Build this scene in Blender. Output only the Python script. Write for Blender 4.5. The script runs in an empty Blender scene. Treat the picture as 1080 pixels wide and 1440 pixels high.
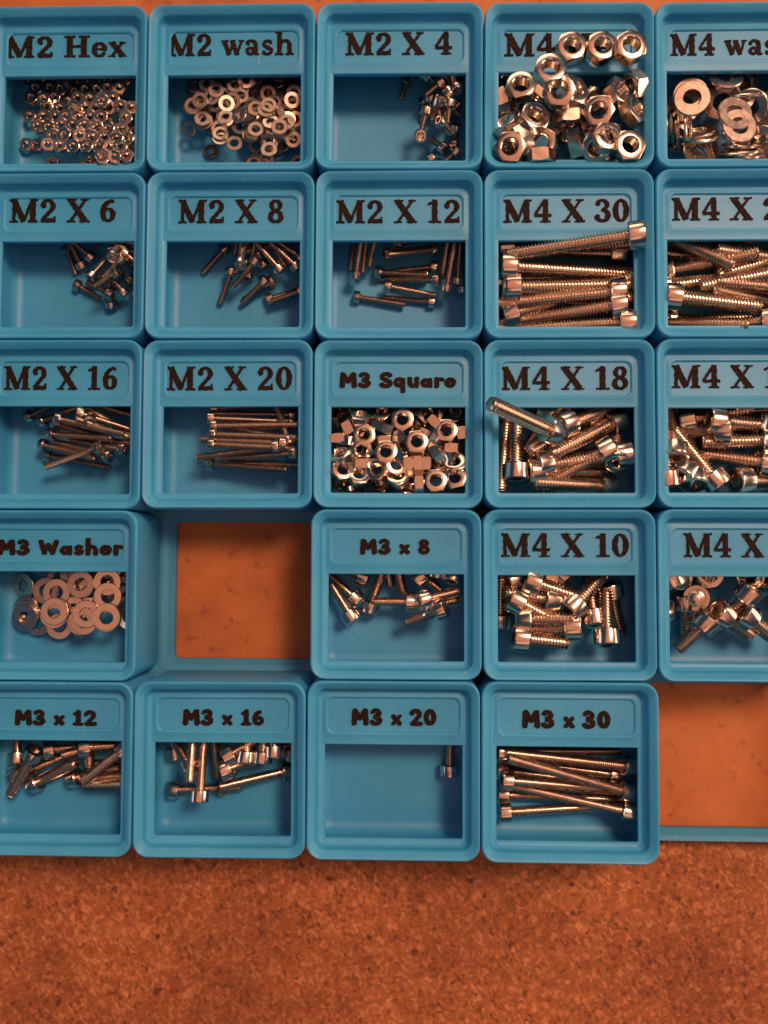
import bpy, math, random
import numpy as np
from mathutils import Matrix, Vector

random.seed(7)
rng = np.random.default_rng(11)
C = bpy.context.scene.collection
MM = 0.001                      # the script thinks in millimetres
HT = 24.98                      # rim height of the bins above the board

# ---------------------------------------------------------------- camera
CX, CY, CZ = 107.77, -136.15, 212.70 + HT
ra, rb, rc = 0.044265, 0.026698, 0.0067684
FPX = 1235.4                    # focal length in photo pixels (1080 x 1440)
def rotm(a, b, c):
    return np.array(Matrix.Rotation(c, 3, 'Z') @ Matrix.Rotation(b, 3, 'Y') @ Matrix.Rotation(a, 3, 'X'))
RC = rotm(ra, rb, rc)
cam = bpy.data.cameras.new('camera')
cam.sensor_fit = 'VERTICAL'; cam.sensor_height = 36; cam.lens = FPX / 1440 * 36
cam.clip_start = 0.005; cam.clip_end = 20
cam.dof.use_dof = True; cam.dof.focus_distance = 0.219; cam.dof.aperture_fstop = 13.0
co = bpy.data.objects.new('camera', cam); C.objects.link(co)
m4 = Matrix(RC.tolist()).to_4x4(); m4.translation = Vector((CX, CY, CZ)) * MM
co.matrix_world = m4
bpy.context.scene.camera = co

# ---------------------------------------------------------------- light of the workshop
sc = bpy.context.scene
sc.view_settings.view_transform = 'Standard'; sc.view_settings.look = 'None'
sc.view_settings.exposure = 0.0; sc.view_settings.gamma = 1
w = bpy.data.worlds.new('World'); sc.world = w; w.use_nodes = True
w.node_tree.nodes['Background'].inputs[0].default_value = (0.30, 0.66, 1.0, 1)
w.node_tree.nodes['Background'].inputs[1].default_value = 0.07
def area(name, loc, target, sx, sy, power, col):
    l = bpy.data.lights.new(name, 'AREA'); l.shape = 'RECTANGLE'; l.size = sx; l.size_y = sy
    l.energy = power; l.color = col
    o = bpy.data.objects.new(name, l); C.objects.link(o)
    o.location = loc
    o.rotation_euler = (Vector(target) - Vector(loc)).to_track_quat('-Z', 'Y').to_euler()
    return o
MID = (0.105, -0.12, 0.02)
ceil = area('warm_ceiling_panel', (0.36, 0.06, 1.02), (0.36, 0.06, 0), 1.25, 1.35, 3.8, (1.0, 0.37, 0.18))
ceil.rotation_euler.z = math.radians(-18)
area('warm_low_lamp', (0.20, -0.80, 0.90), MID, 0.55, 0.34, 0.7, (1.0, 0.46, 0.25))
area('key_lamp', (0.62, 0.40, 1.26), MID, 0.32, 0.32, 20.0, (1.0, 0.53, 0.33))
area('east_rim_fill', (1.30, 0.02, 0.52), MID, 0.9, 0.5, 8.0, (1.0, 0.60, 0.40))  # added low fill, no known window: lifts the rims, spares the bin floors
area('north_rim_fill', (-0.05, 1.20, 0.62), MID, 0.9, 0.5, 5.0, (1.0, 0.62, 0.42))  # second added fill, low from the north for the rims; no real window
area('west_rim_fill', (-1.15, -0.20, 0.42), MID, 0.9, 0.35, 2.0, (0.90, 0.84, 0.78))  # invented dim fill from the west, so rims lighten on every side

# ---------------------------------------------------------------- pixel -> millimetre helper (measuring only)
def P(px, py, z):
    d = RC @ np.array([(px - 540) / FPX, -(py - 720) / FPX, -1.0])
    t = (z - CZ) / d[2]
    return np.array([CX + d[0] * t, CY + d[1] * t])

# ---------------------------------------------------------------- materials
def mat(name):
    m = bpy.data.materials.new(name); m.use_nodes = True
    nt = m.node_tree; return m, nt, nt.nodes['Principled BSDF']
def N(nt, t, **k):
    n = nt.nodes.new(t)
    for a, b in k.items():
        if hasattr(n, a): setattr(n, a, b)
        else: n.inputs[a.replace('_', ' ')].default_value = b
    return n
def ramp(nt, stops):
    r = nt.nodes.new('ShaderNodeValToRGB'); cr = r.color_ramp
    while len(cr.elements) < len(stops): cr.elements.new(0.5)
    for e, (p, c) in zip(cr.elements, stops):
        e.position = p; e.color = (c[0], c[1], c[2], 1)
    return r
def plastic(name, base, dark):
    m, nt, b = mat(name); L = nt.links.new
    g = N(nt, 'ShaderNodeNewGeometry')
    n1 = N(nt, 'ShaderNodeTexNoise', Scale=55.0, Detail=3.0)
    L(g.outputs['Position'], n1.inputs['Vector'])
    r = ramp(nt, [(0.35, dark), (0.68, base)])
    L(n1.outputs['Fac'], r.inputs['Fac']); L(r.outputs['Color'], b.inputs['Base Color'])
    # fine print lines: diagonal strokes on flat faces, layer lines on walls
    w1 = N(nt, 'ShaderNodeTexWave', wave_type='BANDS', bands_direction='DIAGONAL', Scale=520.0, Distortion=1.2)
    w1.inputs['Detail'].default_value = 2; w1.inputs['Detail Scale'].default_value = 2
    L(g.outputs['Position'], w1.inputs['Vector'])
    n2 = N(nt, 'ShaderNodeTexNoise', Scale=2600.0, Detail=2.0)
    L(g.outputs['Position'], n2.inputs['Vector'])
    b1 = N(nt, 'ShaderNodeBump', Strength=0.10, Distance=0.00004)
    L(w1.outputs['Fac'], b1.inputs['Height'])
    b2 = N(nt, 'ShaderNodeBump', Strength=0.35, Distance=0.00006)
    L(n2.outputs['Fac'], b2.inputs['Height']); L(b1.outputs[0], b2.inputs['Normal'])
    L(b2.outputs[0], b.inputs['Normal'])
    n5 = N(nt, 'ShaderNodeTexNoise', Scale=340.0, Detail=6.0); n5.inputs['Roughness'].default_value = 0.7
    mp5 = N(nt, 'ShaderNodeMapping'); mp5.inputs['Scale'].default_value = (1, 2.2, 1); mp5.inputs['Rotation'].default_value = (0, 0, .8)
    L(g.outputs['Position'], mp5.inputs['Vector']); L(mp5.outputs[0], n5.inputs['Vector'])
    r5 = ramp(nt, [(0.66, (0, 0, 0)), (0.74, (1, 1, 1))]); L(n5.outputs['Fac'], r5.inputs['Fac'])
    k5 = N(nt, 'ShaderNodeMath', operation='MULTIPLY'); k5.inputs[1].default_value = 0.28; L(r5.outputs['Color'], k5.inputs[0])
    m5 = N(nt, 'ShaderNodeMix', data_type='RGBA'); m5.inputs[7].default_value = (0.36, 0.50, 0.56, 1)
    L(k5.outputs[0], m5.inputs[0]); L(r.outputs['Color'], m5.inputs[6]); L(m5.outputs[2], b.inputs['Base Color'])
    b.inputs['Roughness'].default_value = 0.46; b.inputs['Specular IOR Level'].default_value = 0.38
    b.inputs['Subsurface Weight'].default_value = 0.12
    b.inputs['Subsurface Radius'].default_value = (0.3, 0.7, 1.0)
    b.inputs['Subsurface Scale'].default_value = 0.002
    return m
BLUE = plastic('blue_printed_plastic', (0.044, 0.325, 0.60), (0.032, 0.285, 0.55))
BASEBLUE = plastic('baseplate_plastic', (0.050, 0.27, 0.46), (0.040, 0.24, 0.42))
m, nt, b = mat('brown_black_plastic'); INK = m; L = nt.links.new
g = N(nt, 'ShaderNodeNewGeometry'); n1 = N(nt, 'ShaderNodeTexNoise', Scale=1500.0, Detail=3.0)
L(g.outputs['Position'], n1.inputs['Vector'])
r = ramp(nt, [(0.35, (0.005, 0.003, 0.003)), (0.68, (0.022, 0.009, 0.007))]); L(n1.outputs['Fac'], r.inputs['Fac'])
L(r.outputs['Color'], b.inputs['Base Color']); b.inputs['Roughness'].default_value = 0.75; b.inputs['Specular IOR Level'].default_value = 0.15
bb = N(nt, 'ShaderNodeBump', Strength=0.6, Distance=0.0001); L(n1.outputs['Fac'], bb.inputs['Height']); L(bb.outputs[0], b.inputs['Normal'])
def metal(name, col, ro):
    m, nt, b = mat(name); L = nt.links.new
    tc = N(nt, 'ShaderNodeTexCoord'); oi = N(nt, 'ShaderNodeObjectInfo')
    n1 = N(nt, 'ShaderNodeTexNoise', Scale=700.0, Detail=3.0)
    L(tc.outputs['Object'], n1.inputs['Vector'])
    r = ramp(nt, [(0.3, tuple(c * 0.88 for c in col)), (0.7, col)]); L(n1.outputs['Fac'], r.inputs['Fac'])
    L(r.outputs['Color'], b.inputs['Base Color'])
    mr = N(nt, 'ShaderNodeMapRange'); L(n1.outputs['Fac'], mr.inputs['Value'])
    mr.inputs['To Min'].default_value = ro * 0.75; mr.inputs['To Max'].default_value = ro * 1.3
    L(mr.outputs[0], b.inputs['Roughness'])
    bb = N(nt, 'ShaderNodeBump', Strength=0.05, Distance=0.00005); L(n1.outputs['Fac'], bb.inputs['Height']); L(bb.outputs[0], b.inputs['Normal'])
    b.inputs['Metallic'].default_value = 1.0
    return m
STEEL = metal('stainless_steel', (0.72, 0.61, 0.52), 0.19)
SMALLHEAD = metal('small_head_steel', (0.62, 0.52, 0.44), 0.22)
DARKSTEEL = metal('fine_threaded_steel', (0.50, 0.42, 0.36), 0.32)
STEEL2 = metal('brushed_stainless_steel', (0.68, 0.575, 0.49), 0.25)
# chipboard and smooth fibreboard
m, nt, b = mat('chipboard'); CHIP = m; L = nt.links.new
g = N(nt, 'ShaderNodeNewGeometry')
def mul(a, c, fac):
    x = N(nt, 'ShaderNodeMix', data_type='RGBA', blend_type='MULTIPLY'); x.inputs[0].default_value = fac
    L(a, x.inputs[6]); L(c, x.inputs[7]); return x.outputs[2]
def flakes(rot, sc_, stretch):
    # long thin chips lying in one direction, each cell with its own tone
    mp = N(nt, 'ShaderNodeMapping', vector_type='TEXTURE'); mp.inputs['Rotation'].default_value = (0, 0, rot); mp.inputs['Scale'].default_value = (1, 1 / stretch, 1)
    wn = N(nt, 'ShaderNodeTexNoise', Scale=700.0, Detail=2.0); L(g.outputs['Position'], wn.inputs['Vector'])
    vm = N(nt, 'ShaderNodeVectorMath', operation='MULTIPLY_ADD'); vm.inputs[1].default_value = (0.0016, 0.0016, 0.0)
    L(wn.outputs['Color'], vm.inputs[0]); L(g.outputs['Position'], vm.inputs[2]); L(vm.outputs[0], mp.inputs['Vector'])
    v = N(nt, 'ShaderNodeTexVoronoi', Scale=sc_); L(mp.outputs[0], v.inputs['Vector'])
    s2 = N(nt, 'ShaderNodeSeparateColor'); L(v.outputs['Color'], s2.inputs[0]); return s2.outputs
fa = flakes(0.5, 600.0, 1.9); fb = flakes(-0.9, 640.0, 2.0); fc = flakes(1.7, 720.0, 1.9)
fine = N(nt, 'ShaderNodeTexNoise', Scale=900.0, Detail=5.0); L(g.outputs['Position'], fine.inputs['Vector'])
mid = N(nt, 'ShaderNodeTexNoise', Scale=130.0, Detail=4.0); L(g.outputs['Position'], mid.inputs['Vector'])
big = N(nt, 'ShaderNodeTexNoise', Scale=24.0, Detail=6.0); L(g.outputs['Position'], big.inputs['Vector'])
def madd(a, k, c):
    x = N(nt, 'ShaderNodeMath', operation='MULTIPLY_ADD'); x.inputs[1].default_value = k; L(a, x.inputs[0])
    if isinstance(c, float): x.inputs[2].default_value = c
    else: L(c, x.inputs[2])
    return x.outputs[0]
t = madd(fa[0], .20, madd(fb[0], .20, madd(fc[0], .16, madd(fine.outputs['Fac'], .55, madd(mid.outputs['Fac'], .42, -0.25)))))
r = ramp(nt, [(0.26, (0.13, 0.036, 0.010)), (0.41, (0.26, 0.080, 0.021)), (0.60, (0.34, 0.112, 0.033)), (0.82, (0.55, 0.23, 0.10))]); L(t, r.inputs['Fac'])
# a few pale chips and a few dark specks
lp = N(nt, 'ShaderNodeMath', operation='GREATER_THAN'); lp.inputs[1].default_value = 0.93; L(fb[1], lp.inputs[0])
mxl = N(nt, 'ShaderNodeMix', data_type='RGBA'); mxl.inputs[7].default_value = (0.56, 0.22, 0.10, 1)
lf = N(nt, 'ShaderNodeMath', operation='MULTIPLY'); lf.inputs[1].default_value = 0.55; L(lp.outputs[0], lf.inputs[0]); L(lf.outputs[0], mxl.inputs[0]); L(r.outputs['Color'], mxl.inputs[6])
wobble = N(nt, 'ShaderNodeVectorMath', operation='MULTIPLY_ADD'); wobble.inputs[1].default_value = (0.0022, 0.0022, 0.0); L(fine.outputs['Color'], wobble.inputs[0]); L(g.outputs['Position'], wobble.inputs[2])
v2 = N(nt, 'ShaderNodeTexVoronoi', Scale=260.0); L(wobble.outputs[0], v2.inputs['Vector'])
s2 = N(nt, 'ShaderNodeSeparateColor'); L(v2.outputs['Color'], s2.inputs[0])
sz = N(nt, 'ShaderNodeMath', operation='MULTIPLY'); L(s2.outputs[0], sz.inputs[0]); L(s2.outputs[1], sz.inputs[1])
dd = N(nt, 'ShaderNodeMath', operation='SUBTRACT'); L(v2.outputs['Distance'], dd.inputs[0]); L(madd(sz.outputs[0], .34, -0.06), dd.inputs[1])
r3 = ramp(nt, [(0.0, (0.30, 0.2, 0.15)), (0.05, (1, 1, 1))]); L(dd.outputs[0], r3.inputs['Fac'])
r2 = ramp(nt, [(0.34, (0.55, 0.47, 0.42)), (0.62, (1, 1, 1))]); L(big.outputs['Fac'], r2.inputs['Fac'])
col = mul(mul(mxl.outputs[2], r3.outputs['Color'], 0.85), r2.outputs['Color'], 0.75)
L(col, b.inputs['Base Color'])
bb = N(nt, 'ShaderNodeBump', Strength=0.7, Distance=0.00035); L(t, bb.inputs['Height']); L(bb.outputs[0], b.inputs['Normal'])
b.inputs['Roughness'].default_value = 0.72
m, nt, b = mat('smooth_fibreboard'); MDF = m; L = nt.links.new
g = N(nt, 'ShaderNodeNewGeometry')
n1 = N(nt, 'ShaderNodeTexNoise', Scale=40.0, Detail=6.0); n1.inputs['Roughness'].default_value = 0.62; L(g.outputs['Position'], n1.inputs['Vector'])
n2 = N(nt, 'ShaderNodeTexNoise', Scale=260.0, Detail=3.0); L(g.outputs['Position'], n2.inputs['Vector'])
r = ramp(nt, [(0.32, (0.25, 0.070, 0.015)), (0.5, (0.36, 0.108, 0.024)), (0.68, (0.42, 0.146, 0.038))]); L(n1.outputs['Fac'], r.inputs['Fac'])
r2 = ramp(nt, [(0.28, (0.45, 0.36, 0.3)), (0.40, (1, 1, 1))]); L(n2.outputs['Fac'], r2.inputs['Fac'])
mx = N(nt, 'ShaderNodeMix', data_type='RGBA', blend_type='MULTIPLY'); mx.inputs[0].default_value = 0.7
L(r.outputs['Color'], mx.inputs[6]); L(r2.outputs['Color'], mx.inputs[7]); L(mx.outputs[2], b.inputs['Base Color'])
b.inputs['Roughness'].default_value = 0.62
bb = N(nt, 'ShaderNodeBump', Strength=0.3, Distance=0.0003); L(n1.outputs['Fac'], bb.inputs['Height']); L(bb.outputs[0], b.inputs['Normal'])
m, nt, b = mat('pale_splinter_wood'); b.inputs['Base Color'].default_value = (0.75, 0.5, 0.32, 1); b.inputs['Roughness'].default_value = 0.6; SPLINT = m
m, nt, b = mat('pale_fibre'); b.inputs['Base Color'].default_value = (0.75, 0.62, 0.62, 1); b.inputs['Roughness'].default_value = 0.5; FIBRE = m

# ---------------------------------------------------------------- mesh helpers
def mesh(name, V, F, material, smooth=None):
    me = bpy.data.meshes.new(name)
    me.from_pydata([tuple(float(c) * MM for c in v) for v in V], [], F)
    me.materials.append(material); me.validate()
    if smooth is not None:
        me.polygons.foreach_set('use_smooth', [True] * len(me.polygons))
        me.set_sharp_from_angle(angle=math.radians(smooth))
    me.update()
    return me
def link(name, data, parent=None, loc=(0, 0, 0)):
    o = bpy.data.objects.new(name, data); C.objects.link(o); o.location = loc
    if parent: o.parent = parent
    return o
def tag(o, label, cat, group=None):
    o['label'] = label; o['category'] = cat
    if group: o['group'] = group
    return o
def rr(x0, y0, x1, y1, r, n=7):
    r = max(0.05, r); pts = []
    for cx, cy, a0 in ((x1 - r, y1 - r, 0), (x0 + r, y1 - r, 90), (x0 + r, y0 + r, 180), (x1 - r, y0 + r, 270)):
        for k in range(n):
            a = math.radians(a0 + 90 * k / (n - 1)); pts.append((cx + r * math.cos(a), cy + r * math.sin(a)))
    return pts
def loft(loops, cap0=True, cap1=True):
    V = []; F = []; n = len(loops[0][0])
    for pts, z in loops: V += [(x, y, z) for x, y in pts]
    for i in range(len(loops) - 1):
        for j in range(n):
            k = (j + 1) % n
            F.append((i * n + j, i * n + k, (i + 1) * n + k, (i + 1) * n + j))
    if cap0: F.append(tuple(range(n - 1, -1, -1)))
    if cap1: F.append(tuple((len(loops) - 1) * n + j for j in range(n)))
    return V, F

# ---------------------------------------------------------------- the bench: chipboard, fibreboard, baseplate
def slab(name, x0, y0, x1, y1, z0, z1, m, r=1.0):
    V, F = loft([(rr(x0, y0, x1, y1, r), z0), (rr(x0, y0, x1, y1, r), z1 - .3), (rr(x0 + .3, y0 + .3, x1 - .3, y1 - .3, r), z1)])
    o = link(name, mesh(name, V, F, m)); o['kind'] = 'structure'; return o
slab('chipboard_bench', -330, -560, 540, 330, -22, -3.0, CHIP, 4)
slab('fibreboard_sheet', -150, -209.6, 380, 160, -2.996, 0.0, MDF, 1.5)

EDGE_Y = P(1000, 1183, 4.4)[1]                     # south edge of the baseplate
xL = P(250, 830, 0)[0]
hole24 = [xL, P(330, 924.5, 0)[1], xL + 36.5, P(330, 734.4, 0)[1]]
hole55 = [168 + 2.85 + .6, P(1000, 1160.6, 0)[1], 168 + 42 - 2.2, P(1000, 959, 0)[1]]
bp = link('baseplate', None); tag(bp, 'blue printed grid baseplate lying under all the bins, showing in two empty slots', 'baseplate')
V = []; F = []
for r_ in range(5):
    for c_ in range(-1, 7):
        x0, x1 = 42 * c_ + .4, 42 * c_ + 42.4; y1, y0 = -42 * r_, -42 * r_ - 42
        if r_ == 4: y0 = EDGE_Y
        h = [x0 + 2.7, y0 + 2.7, x1 - 2.7, y1 - 2.7]
        if r_ == 4: h[1] = hole55[1]
        if (r_, c_) == (3, 1): h = hole24
        if (r_, c_) == (4, 4): h = hole55
        X0, Y0, X1, Y1 = h
        def q(i, rad): return rr(X0 - i, Y0 - i, X1 + i, Y1 + i, rad)
        outer = []
        n = 7
        # outer square with as many points as the hole loop, corners collapsed
        for (ax, ay) in ((x1, y1), (x0, y1), (x0, y0), (x1, y0)): outer += [(ax, ay)] * n
        v, f = loft([(outer, 0.02), (q(.35, 1.4), 0.02), (q(0, 1.2), .5), (q(0, 1.2), 2.3), (q(1.5, 2.6), 4.2), (outer, 4.4)], False, False)
        k = len(V); V += v; F += [tuple(i + k for i in ff) for ff in f]
        if r_ == 4:
            k = len(V); V += [(x0, y0, 0.02), (x1, y0, 0.02), (x1, y0, 4.4), (x0, y0, 4.4)]; F.append((k, k + 1, k + 2, k + 3))
me = mesh('grid_frame', V, F, BASEBLUE); me.validate(clean_customdata=True)
link('grid_frame', me, bp)

# ---------------------------------------------------------------- lettering built as raised solids
def d_seg(X, Y, x0, y0, x1, y1, w0, w1=None):
    w1 = w0 if w1 is None else w1
    dx, dy = x1 - x0, y1 - y0; L2 = dx * dx + dy * dy + 1e-9
    t = np.clip(((X - x0) * dx + (Y - y0) * dy) / L2, 0, 1)
    return np.hypot(X - x0 - t * dx, Y - y0 - t * dy) - (w0 + (w1 - w0) * t) / 2
def d_bar(X, Y, x0, y0, x1, y1, w):
    L_ = math.hypot(x1 - x0, y1 - y0); ux, uy = (x1 - x0) / L_, (y1 - y0) / L_
    cx, cy = (x0 + x1) / 2, (y0 + y1) / 2
    a = np.abs((X - cx) * ux + (Y - cy) * uy) - L_ / 2 + .02
    b_ = np.abs(-(X - cx) * uy + (Y - cy) * ux) - w / 2 + .02
    return np.hypot(np.maximum(a, 0), np.maximum(b_, 0)) + np.minimum(np.maximum(a, b_), 0) - .02
def d_box(X, Y, x0, y0, x1, y1):
    return d_bar(X, Y, x0, (y0 + y1) / 2, x1, (y0 + y1) / 2, y1 - y0)
def d_arc(X, Y, cx, cy, rx, ry, a0, a1, w, w2=None):
    w2 = w if w2 is None else w2; n = 22; D = None
    pts = []
    for k in range(n + 1):
        a = math.radians(a0 + (a1 - a0) * k / n)
        pts.append((cx + rx * math.cos(a), cy + ry * math.sin(a), w2 + (w - w2) * abs(math.cos(a)) ** 1.3))
    for p, q_ in zip(pts, pts[1:]):
        d = d_seg(X, Y, p[0], p[1], q_[0], q_[1], p[2], q_[2]); D = d if D is None else np.minimum(D, d)
    return D
S_, B_, X_, A_ = d_seg, d_bar, d_box, d_arc
SERIF = {
 'M': (1.18, [(B_, .17, .02, .17, .98, .13), (B_, .93, .02, .93, .98, .23), (B_, .16, .98, .58, .04, .23), (B_, .56, .04, .90, .98, .11), (X_, .0, .92, .30, 1), (X_, .84, .92, 1.14, 1), (X_, .0, 0, .34, .08), (X_, .74, 0, 1.14, .08)]),
 '2': (.70, [(A_, .32, .70, .205, .235, 165, -38, .20, .11), (S_, .15, .71, .15, .71, .2), (B_, .47, .54, .10, .10, .15), (X_, .05, 0, .62, .17), (X_, .55, .02, .63, .27)]),
 '4': (.74, [(B_, .44, 1.0, .05, .33, .12), (X_, .02, .24, .70, .37), (X_, .37, .02, .57, 1.0), (X_, .26, 0, .68, .07)]),
 '3': (.66, [(A_, .29, .75, .19, .195, 160, -90, .19, .10), (A_, .29, .285, .225, .235, 90, -165, .21, .11), (S_, .12, .78, .12, .78, .17), (S_, .1, .24, .1, .24, .18)]),
 '0': (.70, [(A_, .33, .5, .215, .445, 0, 360, .22, .09)]),
 '1': (.62, [(X_, .2, .03, .42, 1), (X_, .06, 0, .57, .08), (B_, .04, .80, .32, .95, .10)]),
 '6': (.70, [(A_, .34, .31, .20, .255, 0, 360, .21, .09), (A_, .56, .42, .43, .50, 180, 100, .21, .10), (S_, .53, .88, .53, .88, .14)]),
 '8': (.70, [(A_, .33, .745, .175, .20, 0, 360, .18, .10), (A_, .33, .27, .215, .225, 0, 360, .20, .11)]),
 'X': (.94, [(B_, .13, .97, .76, .03, .23), (B_, .74, .97, .15, .03, .11), (X_, .0, .93, .38, 1), (X_, .56, .93, .88, 1), (X_, .0, 0, .34, .07), (X_, .5, 0, .92, .07)]),
 'H': (1.04, [(X_, .11, .02, .34, .98), (X_, .66, .02, .89, .98), (X_, .3, .45, .7, .56), (X_, 0, .92, .44, 1), (X_, .56, .92, 1.0, 1), (X_, 0, 0, .44, .08), (X_, .56, 0, 1.0, .08)]),
 'e': (.62, [(A_, .31, .34, .205, .30, 5, 318, .20, .09), (X_, .14, .32, .52, .40)]),
 'x': (.72, [(B_, .12, .67, .58, .03, .2), (B_, .56, .67, .13, .03, .1), (X_, .0, .63, .3, .69), (X_, .42, .63, .68, .69), (X_, 0, 0, .28, .06), (X_, .38, 0, .71, .06)]),
 'w': (.98, [(B_, .12, .67, .34, .02, .19), (B_, .33, .02, .50, .62, .1), (B_, .46, .67, .68, .02, .19), (B_, .67, .02, .86, .67, .1), (X_, 0, .63, .3, .69), (X_, .36, .63, .6, .69), (X_, .74, .63, .98, .69)]),
 'a': (.66, [(A_, .27, .49, .18, .17, 150, 0, .18, .10), (S_, .12, .53, .12, .53, .15), (X_, .36, .04, .54, .5), (A_, .23, .19, .14, .14, 0, 360, .15, .10), (X_, .42, 0, .63, .08)]),
 's': (.55, [(A_, .26, .51, .155, .14, 30, 255, .13, .11), (A_, .26, .19, .17, .14, 80, -155, .14, .11), (B_, .17, .42, .36, .29, .16), (X_, .39, .5, .45, .66), (X_, .05, .03, .11, .2)]),
 'h': (.84, [(X_, .09, .02, .28, 1.08), (A_, .42, .44, .19, .21, 170, 0, .17, .11), (X_, .52, .02, .71, .48), (X_, 0, 0, .37, .07), (X_, .43, 0, .80, .07), (X_, 0, 1.01, .2, 1.08)]),
}
h_ = .27
HEAVY = {
 'M': (.96, [(S_, .16, .13, .19, .84, h_), (S_, .22, .84, .45, .40, .24), (S_, .45, .40, .68, .84, .24), (S_, .71, .84, .75, .13, h_)]),
 '3': (.66, [(A_, .27, .70, .17, .165, 150, -90, .24), (A_, .27, .29, .21, .17, 90, -150, .25)]),
 'S': (.70, [(A_, .36, .70, .20, .17, 25, 262, .24), (A_, .33, .29, .22, .17, 85, -155, .25)]),
 'q': (.66, [(A_, .27, .36, .15, .20, 0, 360, .22), (S_, .47, .52, .47, -.20, .24), (S_, .47, -.2, .55, -.2, .14)]),
 'u': (.66, [(S_, .15, .58, .16, .30, .24), (A_, .31, .28, .15, .15, 180, 360, .23), (S_, .49, .58, .49, .12, .24)]),
 'a': (.66, [(A_, .27, .32, .15, .18, 0, 360, .22), (S_, .48, .52, .49, .12, .23)]),
 'r': (.50, [(S_, .15, .56, .15, .12, .25), (A_, .33, .38, .17, .17, 170, 55, .22)]),
 'e': (.64, [(A_, .31, .34, .19, .215, 0, 318, .21), (S_, .15, .34, .48, .36, .13)]),
 'W': (1.02, [(S_, .14, .84, .30, .16, .25), (S_, .30, .16, .49, .66, .22), (S_, .49, .66, .68, .16, .22), (S_, .68, .16, .86, .84, .25)]),
 's': (.54, [(A_, .26, .46, .13, .11, 30, 255, .19), (A_, .25, .22, .15, .11, 80, -155, .19)]),
 'h': (.68, [(S_, .15, .96, .15, .12, .25), (A_, .33, .36, .17, .19, 175, 0, .22), (S_, .51, .36, .51, .12, .24)]),
 'x': (.62, [(S_, .15, .54, .46, .13, .23), (S_, .46, .54, .15, .13, .21)]),
 '8': (.68, [(A_, .32, .70, .15, .15, 0, 360, .21), (A_, .32, .29, .18, .17, 0, 360, .22)]),
 '1': (.58, [(S_, .30, .86, .30, .14, .26), (S_, .13, .74, .28, .84, .19), (S_, .12, .11, .48, .11, .18)]),
 '2': (.68, [(A_, .30, .66, .19, .20, 165, -38, .24), (S_, .44, .52, .16, .16, .22), (S_, .16, .13, .54, .13, .25)]),
 '6': (.68, [(A_, .33, .31, .18, .18, 0, 360, .22), (A_, .50, .42, .36, .42, 180, 110, .24)]),
 '0': (.70, [(A_, .34, .5, .19, .35, 0, 360, .25, .24)]),
}
_letters = {}
def letter_mesh(font, ch, wid, hei):
    """solid of one character, origin at its lower left, wid/hei = mm per unit"""
    key = (font, ch, round(wid, 2), round(hei, 2))
    if key in _letters: return _letters[key]
    adv, prims = (SERIF if font == 's' else HEAVY)[ch]
    step = .10
    xs = np.arange(-.08, adv + .1, step / wid); ys = np.arange(-.42, 1.2, step / hei)
    X, Y = np.meshgrid(xs, ys); D = None
    for p in prims:
        d = p[0](X, Y, *p[1:]); D = d if D is None else np.minimum(D, d)
    seed = ord(ch) * 3 + len(_letters)
    D = D + .012 * np.sin(X * 23 + seed) * np.cos(Y * 19 + seed * 2)          # slightly uneven printed edge
    V = []; F = []; E = {}
    def vid(i, j, i2, j2):
        if (i, j) == (i2, j2): k = (i, j)
        else: k = (i, j, i2, j2) if (i, j) < (i2, j2) else (i2, j2, i, j)
        if k in E: return E[k]
        if len(k) == 2: x, y = xs[j], ys[i]
        else:
            a, b_ = D[k[0], k[1]], D[k[2], k[3]]; t = a / (a - b_)
            x = xs[k[1]] + (xs[k[3]] - xs[k[1]]) * t; y = ys[k[0]] + (ys[k[2]] - ys[k[0]]) * t
        E[k] = len(V); V.append((x * wid, y * hei, 0)); return E[k]
    ins = D < 0; rim = []
    for i, j in np.argwhere(ins[:-1, :-1] | ins[1:, :-1] | ins[:-1, 1:] | ins[1:, 1:]):
        cs = [(i, j), (i, j + 1), (i + 1, j + 1), (i + 1, j)]; poly = []; fl = []
        for k in range(4):
            a, b_ = cs[k], cs[(k + 1) % 4]
            if ins[a]: poly.append(vid(*a, *a)); fl.append(0)
            if ins[a] != ins[b_]: poly.append(vid(*a, *b_)); fl.append(1 if ins[a] else 2)
        if len(poly) >= 3:
            F.append(tuple(poly))
            for k in range(len(poly)):
                if fl[k] == 1 and fl[(k + 1) % len(poly)] == 2: rim.append((poly[k], poly[(k + 1) % len(poly)]))
    top = [(x, y, .28) for x, y, z in V]; n = len(V); low = {}
    VV = list(top); 
    for a, b_ in rim:
        for q_ in (a, b_):
            if q_ not in low: low[q_] = len(VV); VV.append((V[q_][0], V[q_][1], -.3))
    for a, b_ in rim: F.append((b_, a, low[a], low[b_]))
    me = mesh('letter', VV, F, INK); _letters[key] = me
    return me
def write(parent, font, text, pxl, pxr, cap, base, z, ox, oy):
    """raised characters on a label shelf; sizes measured in the photograph"""
    A = P(pxl, base, z); Bq = P(pxr, base, z); T = P((pxl + pxr) / 2, cap, z)
    tab = SERIF if font == 's' else HEAVY
    tot = 0
    for ch in text: tot += .34 if ch == ' ' else tab[ch][0] + (.04 if font == 's' else 0)
    tot -= .06
    wid = (Bq[0] - A[0]) / tot; hei = T[1] - A[1]
    x = A[0]
    for ch in text:
        if ch == ' ': x += .34 * wid; continue
        link('letter', letter_mesh(font, ch, wid, hei), parent, (((x - ox) * MM), (A[1] - oy) * MM, z * MM))
        x += (tab[ch][0] + (.04 if font == 's' else 0)) * wid

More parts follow.
